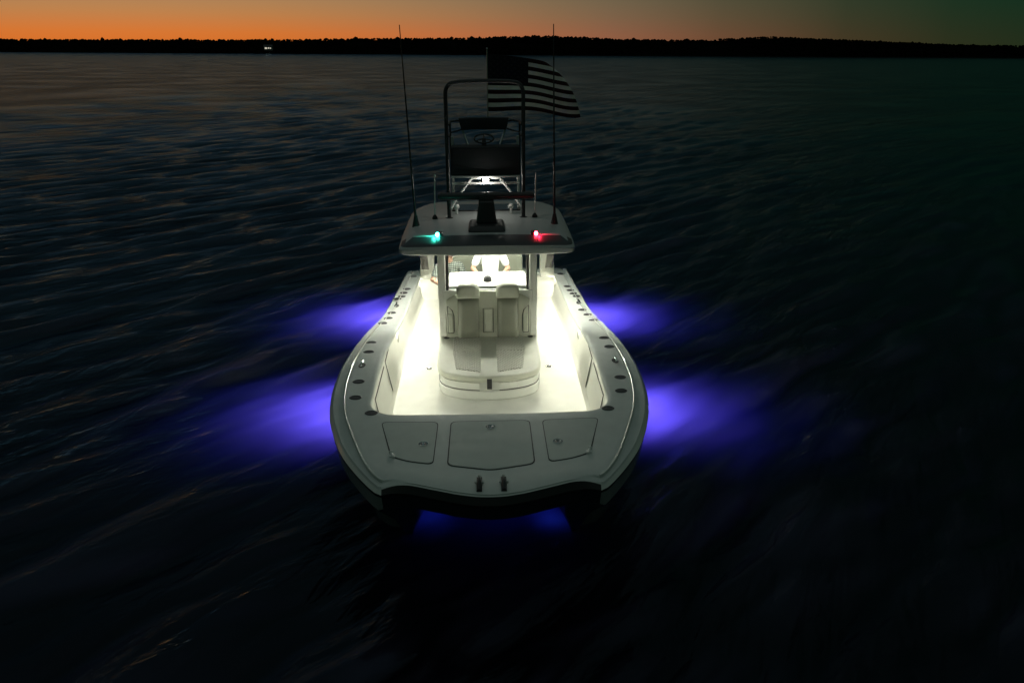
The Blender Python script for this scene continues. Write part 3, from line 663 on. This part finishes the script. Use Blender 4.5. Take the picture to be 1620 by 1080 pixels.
# radar pedestal and open array
rd = MB(); rd.box(-.31, .31, 12.72, 13.45, 2.91, 3.0, top=(.04, .08, .05)); rd.box(-.17, .17, 13.0, 13.42, 2.99, 3.36, top=(.05, .06, .05)); rd = rd.build('radar_pedestal', 'darkalu', hto, bevel=.03, seg=3)
MB().tube([(-.80, 13.2, 3.42), (-.74, 13.2, 3.42), (.74, 13.2, 3.42), (.80, 13.2, 3.42)], [.035, .062, .062, .035], 12).box(-.12, .12, 13.1, 13.3, 3.34, 3.42).build('radar_array', 'darkalu', rd)
MB().sphere((0, 13.16, 3.485), .018).build('radar_stud', 'chrome', rd)
for x, y in ((-.53, 14.2), (.44, 14.2)): MB().lathe([(0, 0), (.03, 0), (.025, .09), (.05, .11), (.055, .14), (.04, .17), (0, .18)], (x, y, 2.93), 14).build('gps_dome', 'white_tube', hto)
for x, y in ((-.90, 13.85), (.85, 13.9)):
    MB().lathe([(0, 0), (.05, 0), (.045, .03), (.02, .07), (0, .08)], (x, y, 2.92), 12, 1).tube([(x, y, 2.96), (x+.02, y+.05, 3.68)], [.012, .009], 8, 0).build('short_antenna', ['white_tube', 'black'], hto)
for x, xt in ((-1.19, -1.30), (1.15, 1.10)):
    MB().lathe([(0, 0), (.07, 0), (.06, .05), (.035, .16), (.028, .2)], (x, 13.35, 2.88), 14).tube([(x, 13.35, 2.98), (x+(xt-x)*.35, 13.35, 4.0), (xt, 13.35, 6.06)], [.022, .016, .007], 8).build('whip_antenna', 'darkalu', hto)

# ------------------------------------------------------------------ tower
tw = MB(); hoop = [(-.65, 13.9, 2.9), (-.65, 13.9, 4.95)]
for k in range(1, 8): a = math.pi/2*k/8; hoop.append((-.65+.14*(1-math.cos(a)), 13.9, 4.98+.18*math.sin(a)+.02))
hoop += [(-.4, 13.9, 5.195), (0, 13.9, 5.205), (.4, 13.9, 5.195)]
for k in range(7, 0, -1): a = math.pi/2*k/8; hoop.append((.65-.14*(1-math.cos(a)), 13.9, 4.98+.18*math.sin(a)+.02))
hoop += [(.65, 13.9, 4.95), (.65, 13.9, 2.9)]
tw.tube(hoop, .034, 10)
for x in (-.65, .65): tw.lathe([(0, 0), (.075, 0), (.07, .02), (.04, .03)], (x, 13.9, 2.905), 14)
two = tw.build('tower_hoop', 'darkalu', boat); two['label'] = 'dark tube hoop of the upper station'
for x in (-.60, .60): MB().tube([(x, 14.75, 2.9), (x*.97, 14.55, 4.25)], .026, 10).build('rear_leg', 'white_tube', two)
MB().tube([(-.60, 14.22, 3.47), (.60, 14.22, 3.47)], .024, 10).build('cross_bar', 'white_tube', two)
for sx in (-1, 1): MB().tube([(sx*.24, 14.18, 3.575), (sx*.48, 14.10, 3.28), (sx*.62, 13.94, 3.08)], .022, 8).build('brace', 'white_tube', two)
MB().box(-.26, .26, 14.13, 14.20, 3.55, 3.584).build('light_bracket', 'white_tube', two, bevel=.006)
sl = MB(); sl.box(-.06, .06, 14.10, 14.16, 3.515, 3.58); slo = sl.build('spreader_light', 'alu', two, bevel=.008)
MB().box(-.045, .045, 14.093, 14.099, 3.522, 3.572).build('spreader_lens', 'spread', slo, smooth=False)
spl = lamp('spreader_lamp', 'POINT', (0, 14.075, 3.53), 7, (1, .97, .88), .03, boat)
pn = MB(); pn.box(-.62, .62, 14.15, 14.6, 3.615, 4.10, top=(.012, .04, .0)); pno = pn.build('upper_console', 'canvas', boat, bevel=.03, seg=3)
pno['label'] = 'dark covered upper helm console'
MB().box(-.60, .60, 14.09, 14.9, 3.585, 3.612).build('tower_platform', 'white_tube', two, bevel=.006)
# upper seat, belly rails, wheel
n = 10
vs = []; fs = []
for k in range(n+1):
    u_ = -1+2*k/n; y = 14.95-.12*u_*u_
    for (dy, z_, s_) in ((-.05, 4.33, .40), (-.06, 4.44, .43), (-.04, 4.53, .45), (.05, 4.54, .45), (.05, 4.33, .40)): vs.append((u_*s_-.02, y+dy, z_))
for k in range(n):
    for j in range(5): a = k*5; fs.append((a+j, a+(j+1) % 5, a+5+(j+1) % 5, a+5+j))
fs += [(4, 3, 2, 1, 0), tuple(n*5+j for j in range(5))]
up_seat = MB().add(vs, fs).build('upper_bolster', 'canvas', two, angle=50)
for sx in (-1, 1):
    MB().tube([(sx*.40-.02, 14.93, 4.36), (sx*.27-.02, 14.8, 4.02)], .018, 8).build('bolster_strut', 'alu', two)
    MB().tube([(sx*.62, 13.92, 4.50), (sx*.62, 14.6, 4.50), (sx*.50, 14.9, 4.49), (sx*.42, 14.95, 4.47)], .018, 8).build('belly_rail', 'darkalu', two)
    MB().tube([(sx*.62, 13.92, 4.31), (sx*.62, 14.6, 4.31), (sx*.50, 14.9, 4.31), (sx*.40, 14.95, 4.34)], .014, 8).build('belly_rail', 'darkalu', two)
    MB().tube([(sx*.62, 14.6, 4.50), (sx*.61, 14.55, 3.6)], .018, 8).build('rail_post', 'darkalu', two)
uw_ = MB(); wc = Vector((-.02, 14.40, 4.22)); ring = [wc+Vector((.17*math.cos(2*math.pi*k/24), .06*math.sin(2*math.pi*k/24), .07*math.sin(2*math.pi*k/24))) for k in range(25)]
uw_.tube(ring, .014, 8, cap=False)
for a in (R(90), R(210), R(330)): uw_.tube([wc, wc+Vector((.17*math.cos(a), .06*math.sin(a), .07*math.sin(a)))], .011, 6)
uw_.tube([wc, (-.02, 14.36, 4.05)], [.03, .05], 10); uw_.build('upper_wheel', 'darkalu', two)
MB().tube([(.06, 15.0, 4.40), (.06, 15.0, 5.70)], [.011, .009], 8).sphere((.06, 15.0, 5.705), .016).build('flag_pole', 'alu', two)

# ------------------------------------------------------------------ helm seats and tackle station (behind the helm)
ts = MB(); ts.box(-.72, .72, 15.35, 15.95, SOLE, 1.95, top=(.04, .05, .02)); tso = ts.build('tackle_station', 'vinyl', boat, bevel=.03)
for k in range(3): MB().box(-.62+.43*k, -.24+.43*k, 15.335, 15.352, 1.0, 1.7).build('tackle_drawer', 'vinyl_d', tso, bevel=.008)
for x in (-.42, .42):
    hs_ = MB(); hs_.lathe([(0, 0), (.16, 0), (.15, .03), (.05, .05), (.05, .42), (.14, .46)], (x, 14.95, .72), 14); hso = hs_.build('helm_chair', 'alu', boat)
    MB().box(x-.26, x+.26, 14.68, 15.2, 1.18, 1.30).build('chair_seat', 'vinyl_l', hso, bevel=.04, seg=3)
    pad(x-.27, x+.27, 1.28, 1.90, 15.2, .12, rake=.08, bulge=-.03, topround=.05).build('chair_back', 'vinyl_d', hso, angle=60)

# ------------------------------------------------------------------ flag flying from the tower
FH, FL_ = .98, 1.86; nu, nv = 96, 78
fl = MB(); vs = []
def flag_pos(u_, v_):
    x = .055+u_*FL_; z_ = 4.64+v_*FH-.06*u_*u_-.16*u_*v_+.012*math.sin(5*u_+2*v_)*u_*4*.5
    y = 15.0+.13*u_*math.sin(7.5*u_-1.6*v_)+.05*u_*math.sin(13*u_+3*v_)
    z_ += .060*math.sin(6.8*u_-.6)*u_*(.4+.6*(1-v_))
    cxx, czz, RR, rr = .32, 4.24, 1.42, .05
    dx_, dz_ = x-cxx, z_-czz; d_ = math.hypot(dx_, dz_); e = d_-RR
    if e > 0 and u_ > .2:
        a = e/rr
        if a < math.pi: nd = RR+rr*math.sin(a); y += rr*(1-math.cos(a))
        else: nd = RR-(e-math.pi*rr)*.9; y += 2*rr+.1*(e-math.pi*rr)
        x, z_ = cxx+dx_/d_*nd, czz+dz_/d_*nd
    return (x, y, z_)
for j in range(nv+1):
    for i in range(nu+1): vs.append(flag_pos(i/nu, j/nv))
fs = []; ms = []
for j in range(nv):
    for i in range(nu):
        a = j*(nu+1)+i; fs.append((a, a+1, a+nu+2, a+nu+1)); st = int((1-(j+.5)/nv)*13); u_ = (i+.5)/nu
        ms.append(2 if (u_ < .40 and st < 7) else (1 if st % 2 == 0 else 0))
flag = bpy.data.objects.new('striped_flag', None); col.objects.link(flag); flag.location = (0, 15.0, 4.6)
tag(flag, 'flag with red and white stripes and dark star canton flying from the tower pole', 'flag')
fm = MB(); fm.v = vs; fm.f = fs; fm.m = ms
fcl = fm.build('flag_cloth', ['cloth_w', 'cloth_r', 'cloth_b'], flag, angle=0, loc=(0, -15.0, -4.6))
sol = fcl.modifiers.new('thickness', 'SOLIDIFY'); sol.thickness = .003
stb = MB()
for rr_ in range(9):
    for cc in range(6 if rr_ % 2 == 0 else 5):
        uc = .40*((2*cc+1+(rr_ % 2))/12); vc = 1-(7/13)*((rr_+1)/10); pts = []
        for k in range(10):
            a = math.pi/2+math.pi*k/5; r_ = .026 if k % 2 == 0 else .0105
            p_ = flag_pos(uc+r_*math.cos(a)/FL_, min(.999, vc+r_*math.sin(a)/FH)); pts.append((p_[0], p_[1]-.004, p_[2]))
        stb.add(pts, [tuple(range(10))])
so_ = stb.build('star_field', 'cloth_s', flag, smooth=False, loc=(0, -15.0, -4.6)); so_['kind'] = 'stuff'
flag.location.x = -.06

# ------------------------------------------------------------------ people
def person(name, label, base, rz, J, mats, hairmat, capmat=None):
    root = empty(name, base, label, 'person'); root.rotation_euler = (0, 0, rz)
    caps = []                     # (a, b, ra, rb, material index)
    def c(a, b_, ra, rb_, mi, sq=1.): caps.append((Vector(a), Vector(b_), ra, rb_, mi, sq))
    SK, SH, PA, FT = 0, 1, 2, 3
    c(J['pelvis'], J['waist'], .155, .145, PA, .75); c(J['waist'], J['chest'], .145, .165, SH, .72); c(J['chest'], J['neckb'], .165, .085, SH, .72)
    for s_ in 'LR':
        c(J['chest']+Vector((0, 0, .10)), J['sh'+s_], .12, .075, SH, .85)
        mid_ = J['sh'+s_].lerp(J['el'+s_], .62); c(J['sh'+s_], mid_, .078, .068, SH); c(mid_, J['el'+s_], .048, .042, SK)
        c(J['el'+s_], J['wr'+s_], .045, .028, SK)
        hp_, kn, an = J['hip'+s_], J['kn'+s_], J['an'+s_]
        c(hp_, kn.lerp(hp_, .15), .095, .085, PA); c(kn.lerp(hp_, .2), kn, .066, .057, SK); c(kn, kn.lerp(an, .4), .057, .058, SK); c(kn.lerp(an, .4), an, .058, .038, SK)
        toe = an+J['toe']; c(an+Vector((0, .03, -.03)), toe, .042, .036, FT)
        # hand: palm, four fingers curled, thumb
        wr = J['wr'+s_]; f_ = J['hf'+s_].normalized(); cu_ = J['hc'+s_].normalized(); sd = f_.cross(cu_).normalized()*(1 if s_ == 'L' else -1)
        kc = wr+f_*.085; c(wr, wr+f_*.04, .028, .030, SK); c(wr+f_*.03+sd*.018, kc+sd*.026, .02, .014, SK); c(wr+f_*.03-sd*.018, kc-sd*.026, .02, .014, SK)
        for q_, ln in zip((-1.5, -.5, .5, 1.5), (.026, .032, .034, .03)):
            p0 = kc+sd*q_*.019; p1 = p0+(f_*.55+cu_*.85).normalized()*ln*1.2; p2 = p1+(f_*-.2+cu_).normalized()*ln; p3_ = p2+(f_*-.9+cu_*.4).normalized()*ln*.8
            c(p0, p1, .0105, .0098, SK); c(p1, p2, .0098, .009, SK); c(p2, p3_, .009, .008, SK)
        t0 = wr+f_*.03+sd*.03; t1 = t0+(sd*.7+f_*.6+cu_*.3).normalized()*.04; t2 = t1+(f_*.7+cu_*.7).normalized()*.03
        c(t0, t1, .014, .011, SK); c(t1, t2, .011, .009, SK)
    H = J['head']; fd = J['face'].normalized(); upv = Vector((0, 0, 1)); sd = fd.cross(upv).normalized()
    c(J['neckb'], H-upv*.06, .058, .055, SK)
    mb = MB()
    for a, b_, ra, rb_, mi, sq in caps:
        ln = (b_-a).length; n = 5; pts = []; rs = []
        d = (b_-a).normalized() if ln > 1e-6 else upv
        for k in range(n): th = math.pi/2*k/n; pts.append(a-d*ra*math.cos(th)); rs.append(max(1e-3, ra*math.sin(th)))
        pts.append(a); rs.append(ra); pts.append(b_); rs.append(rb_)
        for k in range(1, n+1): th = math.pi/2*k/n; pts.append(b_+d*rb_*math.sin(th)); rs.append(max(1e-3, rb_*math.cos(th)))
        o = len(mb.v); mb.tube(pts, rs, 14)
        if sq != 1:
            for i in range(o, len(mb.v)):
                x, y, z_ = mb.v[i]; yc = a.y+(b_.y-a.y)*.5; mb.v[i] = (x, yc+(y-yc)*sq, z_)
    # head: cranium, jaw, nose, ears, lips, brow
    def ell(cn, rx, ry, rz_):
        o = len(mb.v); mb.sphere((0, 0, 0), 1, 16, 12)
        for i in range(o, len(mb.v)):
            x, y, z_ = mb.v[i]; v_ = cn+sd*x*rx+fd*y*ry+upv*z_*rz_; mb.v[i] = tuple(v_)
    ell(H+upv*.03, .074, .092, .092); ell(H-upv*.045+fd*.022, .056, .066, .068); ell(H-upv*.085+fd*.055, .03, .026, .024)
    ell(H-upv*.012+fd*.098, .012, .020, .026); ell(H-upv*.028+fd*.104, .017, .014, .011); ell(H-upv*.058+fd*.088, .024, .010, .007); ell(H+upv*.028+fd*.082, .05, .016, .010)
    for s_ in (-1, 1): ell(H+sd*s_*.076-upv*.005-fd*.008, .010, .02, .032)
    me_ = bpy.data.meshes.new('body_src'); me_.from_pydata(mb.v, [], mb.f); tmp = bpy.data.objects.new('body_src', me_); col.objects.link(tmp)
    rm = tmp.modifiers.new('remesh', 'REMESH'); rm.mode = 'VOXEL'; rm.voxel_size = .0085
    sm = tmp.modifiers.new('smooth', 'SMOOTH'); sm.iterations = 3; sm.factor = .5
    dg = bpy.context.evaluated_depsgraph_get(); body_me = bpy.data.meshes.new_from_object(tmp.evaluated_get(dg)); bpy.data.objects.remove(tmp)
    body_me.materials.clear()
    for q_ in mats: body_me.materials.append(M[q_])
    co = np.zeros(len(body_me.vertices)*3); body_me.vertices.foreach_get('co', co); co = co.reshape(-1, 3)
    best = np.full(len(co), 9.); lab_ = np.zeros(len(co), int)
    for a, b_, ra, rb_, mi, sq in caps:
        A = np.array(a); B = np.array(b_); ab = B-A; t_ = np.clip(((co-A)@ab)/max(1e-9, ab@ab), 0, 1); d = np.linalg.norm(co-(A+t_[:, None]*ab), axis=1)-(ra+(rb_-ra)*t_)
        u_ = d < best; best[u_] = d[u_]; lab_[u_] = mi
    dh = np.linalg.norm(co-np.array(H), axis=1); lab_[dh < .14] = 0
    mi_ = [int(lab_[p_.vertices[0]]) for p_ in body_me.polygons]; body_me.polygons.foreach_set('material_index', mi_); body_me.polygons.foreach_set('use_smooth', [True]*len(mi_))
    body_me.name = 'body'; bo = bpy.data.objects.new('body', body_me); col.objects.link(bo); bo.parent = root
    # eyes
    for s_ in (-1, 1):
        e = MB(); e.sphere(tuple(H+sd*s_*.031+upv*.008+fd*.083), .011, 8, 6); e.build('eye', 'eye', bo)
    hb_ = MB(); o = len(hb_.v); hb_.sphere((0, 0, 0), 1, 20, 14); keep = []
    for i in range(len(hb_.v)):
        x, y, z_ = hb_.v[i]; j = 1+.03*math.sin(9*x+7*y)*math.cos(8*z_); v_ = H+upv*.036+sd*x*.083*j+fd*(y*.10-.008)*j+upv*z_*.098*j; hb_.v[i] = tuple(v_); keep.append(z_ > .22-.75*max(0, -y+.15))
    ff = [(f, m_) for f, m_ in zip(hb_.f, hb_.m) if all(keep[i] for i in f)]; hb_.f = [f for f, _ in ff]; hb_.m = [m_ for _, m_ in ff]
    ho_ = hb_.build('hair', hairmat, bo)
    sdm = ho_.modifiers.new('thickness', 'SOLIDIFY'); sdm.thickness = .008
    if capmat:
        cp = MB(); cp.sphere((0, 0, 0), 1, 20, 14); 
        kp = []
        for i in range(len(cp.v)):
            x, y, z_ = cp.v[i]; v_ = H+upv*.045+sd*x*.09+fd*(y*.108-.004)+upv*z_*.10; kp.append(z_ > .12); cp.v[i] = tuple(v_)
        cp.f = [f for f in cp.f if all(kp[i] for i in f)]; cp.m = [0]*len(cp.f)
        br = []; nb = 9
        for k in range(nb): a = math.pi*(k/(nb-1)); br.append(H+upv*.055+sd*.078*math.cos(a)+fd*(.06+.13*math.sin(a))-upv*.02*math.sin(a))
        br2 = [p_-upv*.006 for p_ in br]; cp.add([tuple(p_) for p_ in br+br2], [tuple(range(nb)), tuple(range(2*nb-1, nb-1, -1))]+[(k, nb+k, nb+(k+1) % nb, (k+1) % nb) for k in range(nb)])
        cp.build('cap', capmat, bo)
    return root
V = Vector
def joints(h=1.78, **over):
    k = h/1.78
    J = dict(pelvis=V((0, 0, .93)), waist=V((0, 0, 1.08)), chest=V((0, 0, 1.30)), neckb=V((0, .01, 1.49)), head=V((0, -.02, 1.645)), face=V((0, -1, -.12)),
             shL=V((-.20, 0, 1.42)), shR=V((.20, 0, 1.42)), elL=V((-.29, -.04, 1.17)), elR=V((.29, -.04, 1.17)), wrL=V((-.20, -.24, 1.06)), wrR=V((.20, -.24, 1.06)),
             hfL=V((.2, -1, 0)), hfR=V((-.2, -1, 0)), hcL=V((.3, 0, -1)), hcR=V((-.3, 0, -1)), toe=V((0, -.16, -.045)),
             hipL=V((-.095, 0, .90)), hipR=V((.095, 0, .90)), knL=V((-.12, -.02, .49)), knR=V((.12, -.02, .49)), anL=V((-.13, .02, .085)), anR=V((.13, .02, .085)))
    J.update(over); no = ('hfL', 'hfR', 'hcL', 'hcR', 'toe', 'face')
    return {q_: (v_*k if q_ not in no else v_) for q_, v_ in J.items()}
person('person', 'person in a white polo shirt standing at the helm wheel behind the windshield', (.035, 14.36, .72), 0,
       joints(1.80, wrL=V((-.17, -.25, 1.03)), wrR=V((.17, -.25, 1.03)), elL=V((-.32, -.04, 1.16)), elR=V((.32, -.04, 1.16))), ['skin', 'polo', 'shorts', 'shoe'], 'hair')
person('person', 'person in dark cap and grey plaid shirt leaning at left behind the windshield', (-.74, 14.62, SOLE), R(12),
       joints(1.76, elL=V((-.34, -.10, 1.20)), wrL=V((-.16, -.30, 1.10)), elR=V((.30, -.10, 1.18)), wrR=V((.14, -.33, 1.12)), face=V((.25, -1, -.1))), ['skin', 'plaid', 'navy', 'shoe'], 'hair', 'cap')
